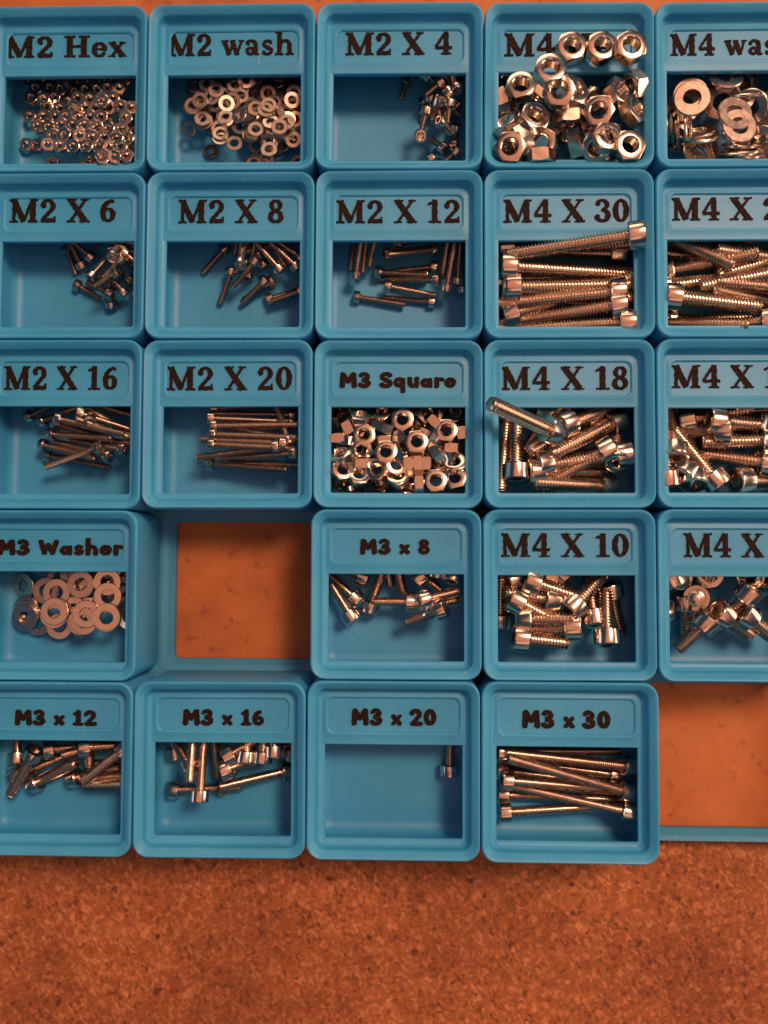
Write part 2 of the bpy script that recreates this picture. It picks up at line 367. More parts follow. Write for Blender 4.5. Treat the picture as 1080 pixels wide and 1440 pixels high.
# ---------------------------------------------------------------- bins
nodes = {0: [(205, 5), (443, 2.0), (680.5, 1), (922, 2)], 1: [(206.5, 241), (443.5, 239), (680, 237), (921, 236)],
         2: [(200.5, 476.3), (440.5, 477.2), (680, 477.2), (923, 475)], 3: [(197, 717), (439.3, 715), (680, 716), (923.3, 715)],
         4: [(187.5, 959.3), (432, 957), (676.8, 957.9), (925.9, 960)], 5: [(184.7, 1207.5), (428.3, 1210), (675.8, 1214.5), (931, 1219)]}
W = {}
for r_, l in nodes.items():
    for k, (u, v) in zip((1, 2, 3, 4), l): W[(r_, k)] = P(u, v, HT)
    W[(r_, 0)] = W[(r_, 1)] - np.array([42.0, 0.1]); W[(r_, 5)] = W[(r_, 4)] + np.array([42.2, 0.1])
W[(4, 4.5)] = P(929, 960.5, HT)
ZL = HT - 4.3          # level of the label shelf and of the ledge round the opening
ZF = 7.4               # floor of a bin
bins = {}
def make_bin(r_, c_, name, label):
    a, b_, c2, d = W[(r_, c_)], W[(r_, c_ + 1)], W[(r_ + 1, c_)], W[(r_ + 1, c_ + 1)]
    x0 = (a[0] + c2[0]) / 2; x1 = (b_[0] + d[0]) / 2; y1 = (a[1] + b_[1]) / 2; y0 = (c2[1] + d[1]) / 2
    if r_ == 0: y1 = y1
    skew = math.atan2(d[1] - c2[1], d[0] - c2[0]) * .5 + math.atan2(b_[1] - a[1], b_[0] - a[0]) * .5
    g_ = .12
    cx, cy = (x0 + x1) / 2, (y0 + y1) / 2; hx, hy = (x1 - x0) / 2 - g_, (y1 - y0) / 2 - g_
    root = link(name, None, None, (cx * MM, cy * MM, 0)); root.rotation_euler.z = max(-.006, min(.006, skew))
    tag(root, label, 'storage bin', 'blue printed bins in rows on the baseplate')
    def q(i, rad): return rr(-hx + i, -hy + i, hx - i, hy - i, rad)
    L_ = [(q(2.95, .8), .4), (q(2.15, 1.6), 1.2), (q(2.15, 1.6), 3.0), (q(.3, 3.75), 4.9), (q(0, 3.75), 5.4), (q(0, 3.75), HT - .75), (q(.05, 3.7), HT - .4), (q(.18, 3.6), HT - .14), (q(.4, 3.4), HT), (q(.62, 3.25), HT - .06),
          (q(1.0, 3.0), HT - .38), (q(1.9, 2.6), HT - 1.2), (q(2.12, 2.4), HT - 1.5), (q(2.2, 2.3), HT - 1.9), (q(2.25, 2.3), HT - 3.1), (q(2.4, 2.2), HT - 3.5), (q(2.95, 1.8), HT - 4.1), (q(3.2, 1.2), HT - 4.25), (q(3.85, .6), HT - 4.3), (q(4.0, .5), HT - 4.45), (q(4.0, .5), HT - 5.2),
          (q(1.6, 2.2), HT - 8.2), (q(1.45, 2.4), ZF + 3.2), (q(1.6, 2.6), ZF + 1.9), (q(2.2, 2.4), ZF + .8), (q(3.2, 2.0), ZF + .15), (q(4.4, 1.5), ZF)]
    V, F = loft(L_)
    link('shell', mesh('bin_shell', V, F, BLUE, 32), root)
    # label shelf
    pys = {0: 103.5, 1: 338.5, 2: 572.5, 3: 807.5, 4: 1047.5}[r_]
    ys = P((nodes[r_][1][0] + nodes[r_][2][0]) / 2, pys, ZL)[1] - cy
    t = ZL + .06
    X0, X1, Y0, Y1 = -hx + 2.7, hx - 2.7, ys, hy - 2.7
    def s(i, rad, zz, dn=0): return (rr(X0 + i, Y0 + i + dn, X1 - i, Y1 - i - 0.0, rad), zz)
    # frame round the recessed panel
    lo = [s(1.2, .3, t - 2.2), s(0.1, .3, t - 1.6), s(0, .4, t - .2), s(.2, .5, t), s(1.15, 1.5, t + .02, .9), s(1.45, 1.6, t + .16, .9), s(1.75, 1.7, t + .16, .9), s(2.05, 1.7, t - .12, .9), s(2.15, 1.6, t - .42, .9)]
    V, F = loft(lo)
    sh = link('label_shelf', mesh('label_shelf', V, F, BLUE, 25), root)
    bins[(r_, c_)] = dict(root=root, shelf=sh, cx=cx, cy=cy, hx=hx, hy=hy, ys=ys + cy, zp=t - .42)
    return bins[(r_, c_)]
TXT = [  # row, col, font, text, x left, x right, cap top, baseline
 (0, 0, 's', 'M2 Hex', 8, 178, 51, 81.5), (0, 1, 's', 'M2 wash', 237, 414, 47.5, 79), (0, 2, 's', 'M2 X 4', 486, 636, 46, 78),
 (0, 3, 's', 'M4 Hex', 709, 886, 47.5, 80), (0, 4, 's', 'M4 wash', 943, 1121, 47.5, 78.5),
 (1, 0, 's', 'M2 X 6', 14, 164, 280, 313), (1, 1, 's', 'M2 X 8', 251, 400, 281, 314), (1, 2, 's', 'M2 X 12', 473, 648, 281.5, 314),
 (1, 3, 's', 'M4 X 30', 708, 886, 280.5, 313), (1, 4, 's', 'M4 X 20', 945, 1123, 278, 310),
 (2, 0, 's', 'M2 X 16', 6, 166, 515, 548), (2, 1, 's', 'M2 X 20', 235, 412, 515.5, 548.5), (2, 2, 'h', 'M3 Square', 477, 641, 523, 545.6),
 (2, 3, 's', 'M4 X 18', 705, 885, 515.5, 548), (2, 4, 's', 'M4 X 14', 945, 1123, 513.5, 545.5),
 (3, 0, 'h', 'M3 Washer', -4, 172, 758, 780.5), (3, 2, 'h', 'M3 x 8', 506, 605, 757, 779.5),
 (3, 3, 's', 'M4 X 10', 704.5, 885.6, 750, 782.5), (3, 4, 's', 'M4 X 8', 962, 1112, 750, 783),
 (4, 0, 'h', 'M3 x 12', 20.5, 135.5, 997.5, 1019.6), (4, 1, 'h', 'M3 x 16', 257, 372, 996.6, 1019.6),
 (4, 2, 'h', 'M3 x 20', 494, 613.5, 995.7, 1019.8), (4, 3, 'h', 'M3 x 30', 733.6, 858, 998, 1023.7)]
HOLD = {'M2 Hex': 'a bed of tiny hex nuts', 'M2 wash': 'a heap of tiny washers', 'M2 X 4': 'a few tiny screws at its right wall', 'M4 Hex': 'large hex nuts heaped over its shelf',
 'M4 wash': 'large flat washers', 'M2 X 6': 'short thin screws', 'M2 X 8': 'thin screws fanned out', 'M2 X 12': 'thin screws in bundles', 'M4 X 30': 'long thick screws filling it',
 'M4 X 20': 'thick crossed screws', 'M2 X 16': 'thin screws in a slanting heap', 'M2 X 20': 'thin screws lying level', 'M3 Square': 'medium hex nuts', 'M4 X 18': 'thick screws, one leaning out',
 'M4 X 14': 'thick screws', 'M3 Washer': 'flat medium washers', 'M3 x 8': 'short medium screws', 'M4 X 10': 'short thick screws', 'M4 X 8': 'the shortest thick screws',
 'M3 x 12': 'medium screws', 'M3 x 16': 'medium screws under the shelf', 'M3 x 20': 'one lone screw', 'M3 x 30': 'long medium screws'}
for (r_, c_, f_, tx, a, b_, cp, bs) in TXT:
    B = make_bin(r_, c_, 'storage_bin', 'blue bin marked %s, holding %s' % (tx, HOLD[tx]))
    B['name'] = tx
    zz = B['zp']
    write(B['shelf'], f_, tx, a, b_, cp, bs, zz, B['cx'], B['cy'])

# ---------------------------------------------------------------- hardware meshes
def lathe_rows(rows, n=24):
    V = []; F = []
    for z, r_ in rows:
        for j in range(n):
            a = 2 * math.pi * j / n; rad = r_(j, n) if callable(r_) else r_
            V.append((rad * math.cos(a), rad * math.sin(a), z))
    for i in range(len(rows) - 1):
        for j in range(n):
            k = (j + 1) % n; F.append((i * n + j, i * n + k, (i + 1) * n + k, (i + 1) * n + j))
    return V, F, n
# screw: axis along +Z, outer end of the head at z=0, tip at z=total
def screw_meshes(D, HD, HH, L_, pitch, key, n=16):
    hn = 48 if D > 3.4 else (36 if D > 2 else 20)
    kn = (lambda R: (lambda j, n_: R * (1 + (.012 if j % 2 else -.006)))) if D > 2 else (lambda R: R)
    R = HD / 2; c = HH * .09; sr = D * .43
    def hexr(j, n_):
        a = (2 * math.pi * j / n_) % (math.pi / 3) - math.pi / 6; return sr * math.cos(math.pi / 6) / math.cos(a)
    rows = [(HH, D * .48), (HH, R * .93), (HH - c * .8, kn(R)), (c * 1.3, kn(R)), (c * .4, R * .965), (0, R * .88), (0, sr * 1.14), (.06 * HH, hexr), (HH * .6, hexr), (HH * .62, 0.02)]
    V, F, nn = lathe_rows(rows, hn)
    head = mesh('head_' + key, V, F, STEEL if D > 2 else SMALLHEAD, 35)
    # helical thread
    prof = [(0, 1.0), (.08, 1.0), (.42, .72), (.64, .72)]
    Rr = D / 2; z0 = HH - .05; zz1 = HH + L_
    turns = int(L_ / pitch) + 2; V = []; F = []
    rows_n = turns * 4
    for i in range(rows_n):
        t, k = divmod(i, 4)
        for j in range(n):
            a = 2 * math.pi * j / n
            z = z0 - pitch + (t + prof[k][0] + j / n) * pitch
            rad = Rr * prof[k][1]
            if z > zz1 - .35 * D / 2: rad = min(rad, Rr * (.99 - .35 * (z - zz1 + .35 * D / 2) / (D / 2)))
            V.append((rad * math.cos(a), rad * math.sin(a), min(max(z, z0), zz1)))
    for i in range(rows_n - 1):
        for j in range(n - 1): F.append((i * n + j, i * n + j + 1, (i + 1) * n + j + 1, (i + 1) * n + j))
    for i in range(rows_n - 5):
        F.append((i * n + n - 1, (i + 4) * n, (i + 5) * n, (i + 1) * n + n - 1))
    # end face
    k = len(V); tr = Rr * .66
    V += [(tr * math.cos(2 * math.pi * j / n), tr * math.sin(2 * math.pi * j / n), zz1 + .01) for j in range(n)]
    V += [(Rr * .9 * math.cos(2 * math.pi * j / n), Rr * .9 * math.sin(2 * math.pi * j / n), zz1 - .3) for j in range(n)]
    F.append(tuple(range(k, k + n)))
    for j in range(n): F.append((k + j, k + n + j, k + n + (j + 1) % n, k + (j + 1) % n))
    shank = mesh('shank_' + key, V, F, STEEL2 if D > 2 else DARKSTEEL, 40)
    return head, shank
SPEC = {'M2': dict(D=1.75, HD=3.2, HH=1.7, p=.4), 'M3': dict(D=2.75, HD=4.9, HH=2.9, p=.5), 'M4': dict(D=3.85, HD=6.8, HH=4.0, p=.8)}
_sm = {}
def hexnut_mesh(AF, h, hole, key):
    n = 48; Ri = AF / 2
    def hr(j, n_):
        a = (2 * math.pi * j / n_) % (math.pi / 3) - math.pi / 6; return Ri / math.cos(a)
    V = []; F = []
    def ring(fz, fr):
        for j in range(n):
            a = 2 * math.pi * j / n; R = fr(j); V.append((R * math.cos(a), R * math.sin(a), fz(j)))
    cz = lambda j: max(0, (hr(j, n) - Ri * .985)) * .55 + .02
    ho = hole / 2
    ring(lambda j: h / 2 - .2 * hole / 4, lambda j: ho)
    ring(lambda j: h / 2, lambda j: ho * 1.11)
    ring(lambda j: h / 2, lambda j: Ri * .965)
    ring(lambda j: h / 2 - cz(j), lambda j: hr(j, n) if hr(j, n) < Ri * 1.02 else hr(j, n))
    ring(lambda j: -h / 2 + cz(j), lambda j: hr(j, n))
    ring(lambda j: -h / 2, lambda j: Ri * .965)
    ring(lambda j: -h / 2, lambda j: ho * 1.11)
    k = 0
    for i in range(8):
        z = -h / 2 + .2 * hole / 4 + i * (h - .4 * hole / 4) / 7.2
        ring(lambda j: min(z + .10 * j / n, h / 2 - .2 * hole / 4), lambda j: ho * (1.0 if i % 2 else .88))
    m_ = len(V) // n
    for i in range(m_):
        i2 = (i + 1) % m_
        for j in range(n):
            k = (j + 1) % n; F.append((i * n + j, i2 * n + j, i2 * n + k, i * n + k))
    return mesh('hex_nut_' + key, V, F, STEEL if AF > 4 else SMALLHEAD, 28)
def washer_mesh(OD, ID, t, key, m_=None):
    n = 40; R, r_ = OD / 2, ID / 2; e = t * .28
    rows = [(t / 2, r_ + e * .6), (t / 2, R - e), (t / 2 - e, R), (-t / 2 + e, R), (-t / 2, R - e), (-t / 2, r_ + e * .6), (-t / 2 + e, r_), (t / 2 - e, r_), (t / 2, r_ + e * .6)]
    V, F, nn = lathe_rows(rows[:-1], n); m2 = len(rows) - 1
    for j in range(n): k = (j + 1) % n; F.append(((m2 - 1) * n + j, (m2 - 1) * n + k, k, j))
    F = [tuple(reversed(f)) for f in F]
    return mesh('washer_' + key, V, F, m_ or STEEL2, 32)
NUT = {'M2': (3.35, 1.35, 1.75), 'M3': (5.4, 2.4, 3.0), 'M4': (7.0, 3.2, 4.1)}
WSH = {'M2': (4.2, 2.15, .35), 'M3': (7.0, 3.3, .6), 'M4': (9.0, 4.3, .85)}
NM = {k: hexnut_mesh(*v, k) for k, v in NUT.items()}
WM = {k: washer_mesh(*v, k, DARKSTEEL if k == 'M2' else None) for k, v in WSH.items()}

# ---------------------------------------------------------------- dropping pieces into a bin
class Pile:
    def __init__(s, B):
        s.B = B; s.x = np.zeros((0, 3)); s.r = np.zeros(0)
        s.x0 = B['cx'] - B['hx'] + 1.5; s.x1 = B['cx'] + B['hx'] - 1.5
        s.y0 = B['cy'] - B['hy'] + 1.5; s.y1 = B['cy'] + B['hy'] - 1.5
    def support(s, xy, r, on):
        base = np.full(len(r), ZF) + r
        if on:
            sh = (xy[:, 1] > s.B['ys'] - .3)
            base = np.where(sh, s.B['zp'] + .45 + r, base)
            if on == 'rim':
                base = np.where((xy[:, 0] < s.x0 + .5) | (xy[:, 0] > s.x1 - .5), HT + r, base)
        if len(s.r):
            d = np.hypot(xy[:, None, 0] - s.x[None, :, 0], xy[:, None, 1] - s.x[None, :, 1])
            R = r[:, None] + s.r[None, :]
            z = np.where(d < R, s.x[None, :, 2] + np.sqrt(np.maximum(R * R - d * d, 0)), -1e9)
            base = np.maximum(base, z.max(axis=1))
        return base
    free = False
    def cap(s, xy, r):
        if s.free: return np.full(len(r), HT + .8 - r)
        c = np.full(len(r), ZL + .9 - r)
        c = np.where(xy[:, 1] > s.B['ys'] - r * .3, ZL - 2.4 - r, c)
        ins = 2.3
        c = np.where((xy[:, 0] < s.x0 + ins) | (xy[:, 0] > s.x1 - ins) | (xy[:, 1] < s.y0 + ins), ZL - 1.6 - r, c)
        return c
    def add(s, pts, r): s.x = np.vstack([s.x, pts]); s.r = np.concatenate([s.r, r])
items = {}
def register(B, o, kind, head=None, tip=None, px=None, shared=None):
    items.setdefault(B['name'], []).append(dict(o=o, kind=kind, head=head, tip=tip, shared=shared))

def clampx(v, a, b_): return min(max(v, a), b_)
def place_screw(pile, size, L_, hp=None, tp=None, anchor='h', rise=None, on=False, filler=False, wh=None, wt=None):
    """hp/tp: photo pixels of the outer head end and of the tip; the anchor end is kept, the other follows its true length"""
    S = SPEC[size]; T = L_ + S['HH']; B = pile.B
    key = size + '_%g' % L_
    if key not in _sm: _sm[key] = screw_meshes(S['D'], S['HD'], S['HH'], L_, S['p'], key, 16 if size != 'M2' else 10)
    s_ = S['D'] * .35; fr = []; rr_ = []
    hr = S['HD'] / 2
    for z in np.arange(hr * .55, S['HH'] + .01, max(.4, (S['HH'] - hr * .55) / 2)): fr.append(z / T); rr_.append(hr * .98)
    for z in np.arange(S['HH'] + .5, T, S['D'] * .45): fr.append(z / T); rr_.append(S['D'] / 2)
    fr.append((T - .2) / T); rr_.append(S['D'] / 2 * .9)
    fr = np.array(fr); rr_ = np.array(rr_)
    zh = zt = ZF + 3.0; sl = 0 if rise is None else rise
    for it in range(4):
        hor = math.sqrt(max(T * T - sl * sl, .04))
        h = P(*hp, zh) if wh is None else np.array(wh); t = P(*tp, zt) if wt is None else np.array(wt)
        d = t - h; d = d / (np.linalg.norm(d) + 1e-9)
        if anchor == 'h': a = h; b_ = h + d * hor
        elif anchor == 't': b_ = t; a = t - d * hor
        else: m_ = (h + t) / 2; a = m_ - d * hor / 2; b_ = m_ + d * hor / 2
        if not on:   # keep the piece between the walls
            for ax, lo, hi in ((0, pile.x0 + .15, pile.x1 - .15), (1, pile.y0 + .15, pile.y1 - .15)):
                mn = min(a[ax], b_[ax]); mx_ = max(a[ax], b_[ax])
                off = 0
                if mn < lo: off = lo - mn
                elif mx_ > hi: off = hi - mx_
                a[ax] += off; b_[ax] += off
        xy = a[None, :] * (1 - fr[:, None]) + b_[None, :] * fr[:, None]
        base = pile.support(xy, rr_, on)
        best = None
        for s2 in ([rise] if rise is not None else np.arange(-5, 5.01, .5) * (T / 16)):
            z0 = (base - s2 * fr).max(); cost = z0 + s2 * .5 + abs(s2) * .03
            if best is None or cost < best[0]: best = (cost, z0, s2)
        zh, sl = best[1], best[2]; zt = zh + sl
    if not on:
        zz = zh + sl * fr; over = (zz - pile.cap(xy, rr_)).max()
        if over > 0: zh -= min(over, zh - ZF - hr); zt = zh + sl
    zt = zh + sl
    A3 = Vector((a[0], a[1], zh)); B3 = Vector((b_[0], b_[1], zt))
    pile.add(np.column_stack([xy, zh + sl * fr]), rr_)
    q_ = (B3 - A3).to_track_quat('Z', 'Y')
    root = link('cap_screw', None, None, A3 * MM)
    root.rotation_mode = 'QUATERNION'; root.rotation_quaternion = q_ @ Vector((0, 0, 1)).rotation_difference(Vector((0, 0, 1)))
    root.rotation_quaternion = q_ @ Matrix.Rotation(random.uniform(0, 6.28), 3, 'Z').to_quaternion()
    hd, shk = _sm[key]
    link('head', hd, root); link('threaded_shank', shk, root)
    register(B, root, 'screw', A3, B3, shared=('buried' if filler else None))
    return root
def place_disc(pile, kind, size, p=None, tilt=0, az=0, spin=None, on=False, filler=False, wp=None, shared=None, zmax=None):
    B = pile.B
    if kind == 'nut':
        AF, h, hole = NUT[size]; me = NM[size]
        R = AF / 2; pr = h / 2; rings = [(R * 1.04 - pr * .75, 8, pr * .98)]
    else:
        OD, ID, t = WSH[size]; me = WM[size]; pr = max(t / 2, .22)
        rings = [(OD / 2 - pr * .6, 18, pr), (ID / 2 + (OD - ID) / 4 - .1, 12, pr)]
    spin = random.uniform(0, 6.28) if spin is None else math.radians(spin)
    th, a = math.radians(tilt), math.radians(az)
    nrm = Vector((math.sin(th) * math.cos(a), math.sin(th) * math.sin(a), math.cos(th)))
    q_ = Vector((0, 0, 1)).rotation_difference(nrm) @ Matrix.Rotation(spin, 3, 'Z').to_quaternion()
    pts = []; rr_ = []
    for (R, n, r2) in rings:
        for k in range(n):
            v = q_ @ Vector((R * math.cos(2 * math.pi * k / n), R * math.sin(2 * math.pi * k / n), 0)); pts.append(v); rr_.append(r2)
    pts = np.array(pts); rr_ = np.array(rr_); z = ZF + 2
    for it in range(4):
        c = P(*p, z) if wp is None else np.array(wp)
        if not on:
            ext = max(abs(pts[:, 0]).max(), .5) + pr; exy = max(abs(pts[:, 1]).max(), .5) + pr
            c = np.array([clampx(c[0], pile.x0 + ext, pile.x1 - ext), clampx(c[1], pile.y0 + exy, pile.y1 - exy)])
        xy = pts[:, :2] + c[None, :]
        z = (pile.support(xy, rr_, on) - pts[:, 2]).max()
    if not on:
        over = ((pts[:, 2] + z) - pile.cap(xy, rr_)).max()
        if over > 0: z -= over
    if zmax is not None: z = min(z, zmax)
    pile.add(np.column_stack([xy, pts[:, 2] + z]), rr_)
    o = link('hex_nut' if kind == 'nut' else 'washer', me, None, (c[0] * MM, c[1] * MM, z * MM))
    o.rotation_mode = 'QUATERNION'; o.rotation_quaternion = q_
    register(B, o, kind, Vector((c[0], c[1], z)), None, shared=shared or ('buried' if filler else None))
    return o
def crop(x0, y0, s): return lambda u, v: (x0 + u / s, y0 + v / s)
def screws(pos, size, L_, cr, lst, fill=()):
    random.seed(100 + pos[0] * 10 + pos[1]); B = bins[pos]; pile = Pile(B); K = crop(*cr)
    for f in fill: place_screw(pile, size, L_, wh=f[0], wt=f[1], anchor='m', filler=True)
    for e in lst:
        a = e[4] if len(e) > 4 else 'h'; kw = e[5] if len(e) > 5 else {}
        place_screw(pile, size, L_, K(e[0], e[1]), K(e[2], e[3]), a, **kw)
    return pile
def rfill(pos, n, ux, uy, L_, ang=(0, 360)):
    """random buried screws; ux, uy ranges as fractions of the interior (left-right, south-north)"""
    random.seed(500 + pos[0] * 10 + pos[1]); B = bins[pos]; out = []
    for k in range(n):
        x = B['cx'] + (random.uniform(*ux) * 2 - 1) * (B['hx'] - 3); y = B['cy'] + (random.uniform(*uy) * 2 - 1) * (B['hy'] - 3)
        a = math.radians(random.uniform(*ang)); d = np.array([math.cos(a), math.sin(a)]) * 2
        if random.random() < .5: d = -d
        out.append((np.array([x, y]) - d, np.array([x, y]) + d))
    return out

# ---- M2 screws
screws((0, 2), 'M2', 4, (540, 90, 7.714), [
 (530, 60, 560, -60), (255, 150, 205, 320), (720, 90, 830, 30), (445, 225, 425, 400), (500, 330, 500, 470, 'h', dict(rise=-3)), (580, 380, 590, 500), (805, 520, 790, 640, 'h', dict(rise=-4)),
 (650, 160, 530, 275), (720, 385, 695, 595), (830, 650, 660, 635), (690, 730, 560, 645), (620, 310, 600, 420, 'h', dict(rise=-4)), (465, 470, 430, 640), (590, 540, 620, 640, 'h', dict(rise=-4)),
 (570, 750, 400, 855), (835, 790, 665, 870), (400, 730, 385, 690, 'h', dict(rise=-4.6)), (800, 270, 760, 130)],
 fill=rfill((0, 2), 12, (.70, .97), (.45, .95), 4))
screws((1, 0), 'M2', 6, (0, 230, 4.909), [
 (455, 575, 510, 725), (570, 725, 515, 580), (645, 660, 520, 550), (680, 555, 640, 420), (800, 540, 910, 600), (840, 600, 960, 700), (745, 620, 800, 500, 'h', dict(rise=-5)), (950, 800, 860, 675, 't'),
 (780, 910, 645, 840), (870, 910, 770, 795), (615, 790, 735, 660), (835, 620, 725, 745), (815, 735, 680, 825), (850, 780, 920, 860), (490, 810, 660, 900)],
 fill=rfill((1, 0), 14, (.66, .97), (.30, .95), 6))
screws((1, 1), 'M2', 8, (270, 330, 6.75), [
 (330, 110, 125, 345), (450, -50, 400, 200, 't'), (530, -30, 465, 220, 't'), (600, -20, 525, 245, 't'), (700, -40, 875, 280, 't'), (1060, 225, 830, 60), (850, 350, 665, 135), (1000, 300, 795, 105),
 (665, 550, 940, 415), (1100, 385, 790, 565, 't'), (1040, 530, 745, 635, 't'), (620, 220, 420, 460), (710, 295, 470, 490), (710, 410, 440, 575), (440, 265, 470, 150, 'h', dict(rise=-5)), (385, 315, 280, 620)],
 fill=rfill((1, 1), 10, (.5, .97), (.55, .97), 8))
screws((1, 2), 'M2', 12, (470, 330, 5.4), [
 (165, -80, 118, 275, 't'), (255, -80, 215, 290, 't'), (330, -110, 265, 235, 't'), (160, 335, 205, -20), (880, -60, 825, 290, 't'), (935, 380, 960, 20), (850, 430, 915, 60),
 (375, 115, 715, 45), (780, 80, 415, 155), (790, 180, 415, 195), (720, 265, 355, 240), (315, 285, 680, 305), (800, 345, 430, 345), (775, 440, 405, 435), (380, 380, 745, 400), (140, 425, 490, 492)],
 fill=rfill((1, 2), 5, (.85, .97), (.5, .9), 12, (75, 100)) + rfill((1, 2), 6, (.4, .7), (.70, .97), 12, (-10, 15)))
screws((2, 0), 'M2', 16, (10, 560, 5.684), [
 (130, 140, 580, -80), (235, 175, 700, 20), (860, -50, 400, 105, 't'), (1150, 330, 740, 70, 't'), (1250, 330, 830, 70, 't'), (525, 140, 620, 60, 'h', dict(rise=-14)), (1130, 320, 640, 150, 't'), (600, 95, 1080, 250), (1350, 380, 870, 300, 't'),
 (950, 410, 480, 330), (830, 470, 370, 345), (400, 215, 900, 350), (355, 150, 880, 270), (300, 455, 800, 550), (330, 285, 830, 320), (270, 365, 760, 500), (750, 390, 290, 555)],
 fill=rfill((2, 0), 9, (.6, .8), (.62, .97), 16, (-30, -10)))
screws((2, 1), 'M2', 20, (200, 480, 4.32), [
 (415, 410, 890, 380), (930, 445, 450, 438), (395, 465, 880, 487), (900, 520, 420, 545), (410, 513, 900, 505), (885, 620, 860, 500, 'h', dict(rise=-9)), (395, 557, 880, 575), (870, 612, 430, 590), (390, 620, 870, 642),
 (990, 592, 505, 510), (930, 672, 455, 703), (1000, 738, 505, 727), (395, 742, 862, 778), (825, 628, 378, 688)],
 fill=rfill((2, 1), 7, (.6, .8), (.55, .97), 20, (-6, 6)))
# ---- M3 screws
screws((3, 2), 'M3', 8, (450, 795, 4.909), [
 (430, -130, 490, 140, 't'), (510, -80, 575, 200, 't'), (600, -20, 820, 170, 't'), (340, 90, 150, 20), (270, 255, 85, 85), (235, 385, 95, 160), (800, 85, 830, -100), (905, 120, 960, -60), (655, 120, 800, -20), (335, 325, 420, 70),
 (670, 250, 400, 250), (890, 260, 960, 240, 't', dict(rise=-5)), (680, 255, 930, 190), (875, 295, 625, 390)],
 fill=rfill((3, 2), 5, (.3, .9), (.82, .97), 8))
screws((4, 0), 'M3', 12, (0, 1035, 5.684), [
 (80, 330, 500, 170, 'h'), (140, 225, 130, -200), (350, 110, 800, 70), (950, 30, 500, 150, 't'), (700, 95, 1150, 60), (1200, 200, 720, 225, 't'), (650, -170, 660, 280, 't'), (555, 345, 1000, 240), (250, 390, 620, 205), (1200, 310, 770, 345, 't'), (1130, 400, 670, 415, 't'),
 (1050, 60, 670, 365, 't'), (310, 65, 85, 465, 't')],
 fill=rfill((4, 0), 6, (.45, .9), (.72, .97), 12, (-15, 30)))
screws((4, 1), 'M3', 16, (210, 1035, 4.909), [
 (180, 160, 190, -330), (190, 240, 200, 120, 'h', dict(rise=-9)), (300, -160, 260, 335, 't'), (430, -150, 405, 350, 't'), (130, 370, 640, 352), (700, 10, 560, 270, 'h', dict(rise=-6)), (485, 250, 700, 150), (490, 170, 900, -50), (640, 220, 700, -200), (760, 215, 800, -200),
 (845, 160, 840, -300), (985, 120, 980, -200), (990, 230, 520, 345), (320, 490, 360, -10)],
 fill=rfill((4, 1), 5, (.4, .9), (.75, .97), 16, (-10, 30)))
screws((4, 2), 'M3', 20, (430, 950, 4.154), [(838, 588, 855, 100)])
screws((4, 3), 'M3', 30, (685, 1035, 4.696), [
 (60, 225, 880, 330), (880, 260, 50, 150), (65, 385, 890, 420), (60, 105, 910, 100), (80, 505, 860, 455), (970, 205, 130, 110), (970, 510, 140, 320), (90, 285, 900, 395), (960, 385, 105, 140)],
 fill=rfill((4, 3), 2, (.5, .5), (.75, .97), 30, (-3, 3)))
# ---- M4 screws
screws((1, 3), 'M4', 30, (690, 300, 4.696), [
 (60, 215, 950, 190), (75, 480, 990, 560), (920, 480, 60, 560), (100, 640, 975, 370), (945, 550, 60, 690), (1000, 680, 65, 745), (1025, 130, 165, 268, 'h', dict(on=True, rise=-7)), (75, 310, 985, 280), (110, 440, 1012, 422)],
 fill=[((bins[(1, 3)]['cx'] - 3 + 6 * (k % 2), bins[(1, 3)]['y'] if 'y' in bins[(1, 3)] else bins[(1, 3)]['cy'] + yy), (bins[(1, 3)]['cx'] + (3 if k % 2 == 0 else -3), bins[(1, 3)]['cy'] + yy + .4)) for k, yy in enumerate((-15, -8.5, -1.5, 5, 11.5, 16))])
screws((1, 4), 'M4', 20, (930, 325, 7.2), [
 (1200, 200, 640, 100, 't', dict(rise=3)), (65, 320, 1020, 180), (-100, 560, 800, 390), (60, 830, 1000, 870), (-250, 950, 205, 910, 't', dict(rise=8)), (-100, -60, 720, 300, 't'), (1440, 650, 480, 580, 't'), (1200, 830, 245, 920, 't'), (1900, 800, 1000, 880), (1850, 560, 1000, 480),
 (75, 610, 1060, 735), (1400, 330, 440, 510, 't'), (1620, 110, 690, 370, 't')],
 fill=rfill((1, 4), 4, (.15, .85), (.1, .9), 20, (-15, 25)))
screws((2, 3), 'M4', 18, (670, 550, 4.696), [
 (205, 90, 160, 655, 't'), (270, 580, 275, 30), (350, 520, 940, 520), (410, 470, 620, 440, 'h', dict(rise=-9)), (560, 150, 430, 110, 'h', dict(rise=-10)), (985, 460, 930, 240, 'h', dict(rise=-14)), (990, 400, 470, 475, 't'), (935, 620, 370, 592), (800, 130, 345, 395, 't'),
 (565, 225, 1000, 60), (980, 170, 490, 412), (950, 345, 445, 620), (430, 250, 90, 80, 't', dict(on='rim', rise=12))],
 fill=rfill((2, 3), 3, (.2, .85), (.35, .9), 18, (0, 60)))
screws((2, 4), 'M4', 14, (930, 560, 7.2), [
 (130, 95, 840, 85), (200, 220, 800, 110), (900, 0, 340, 410, 't'), (800, 300, 520, 340, 'h', dict(rise=-8)), (220, 590, 120, 430, 'h', dict(rise=-9)), (135, 885, 60, 170), (350, 770, 500, 600, 'h', dict(rise=-8)), (560, 180, 1250, 250), (1500, 100, 1100, 500), (1200, 400, 490, 420, 't'), (765, 835, 1480, 830), (1500, 900, 1550, 400),
 (1170, 640, 470, 545, 't'), (500, 850, 400, 500, 'h', dict(rise=-9)), (680, 880, 240, 350)],
 fill=rfill((2, 4), 4, (.1, .9), (.3, .9), 14, (0, 90)))
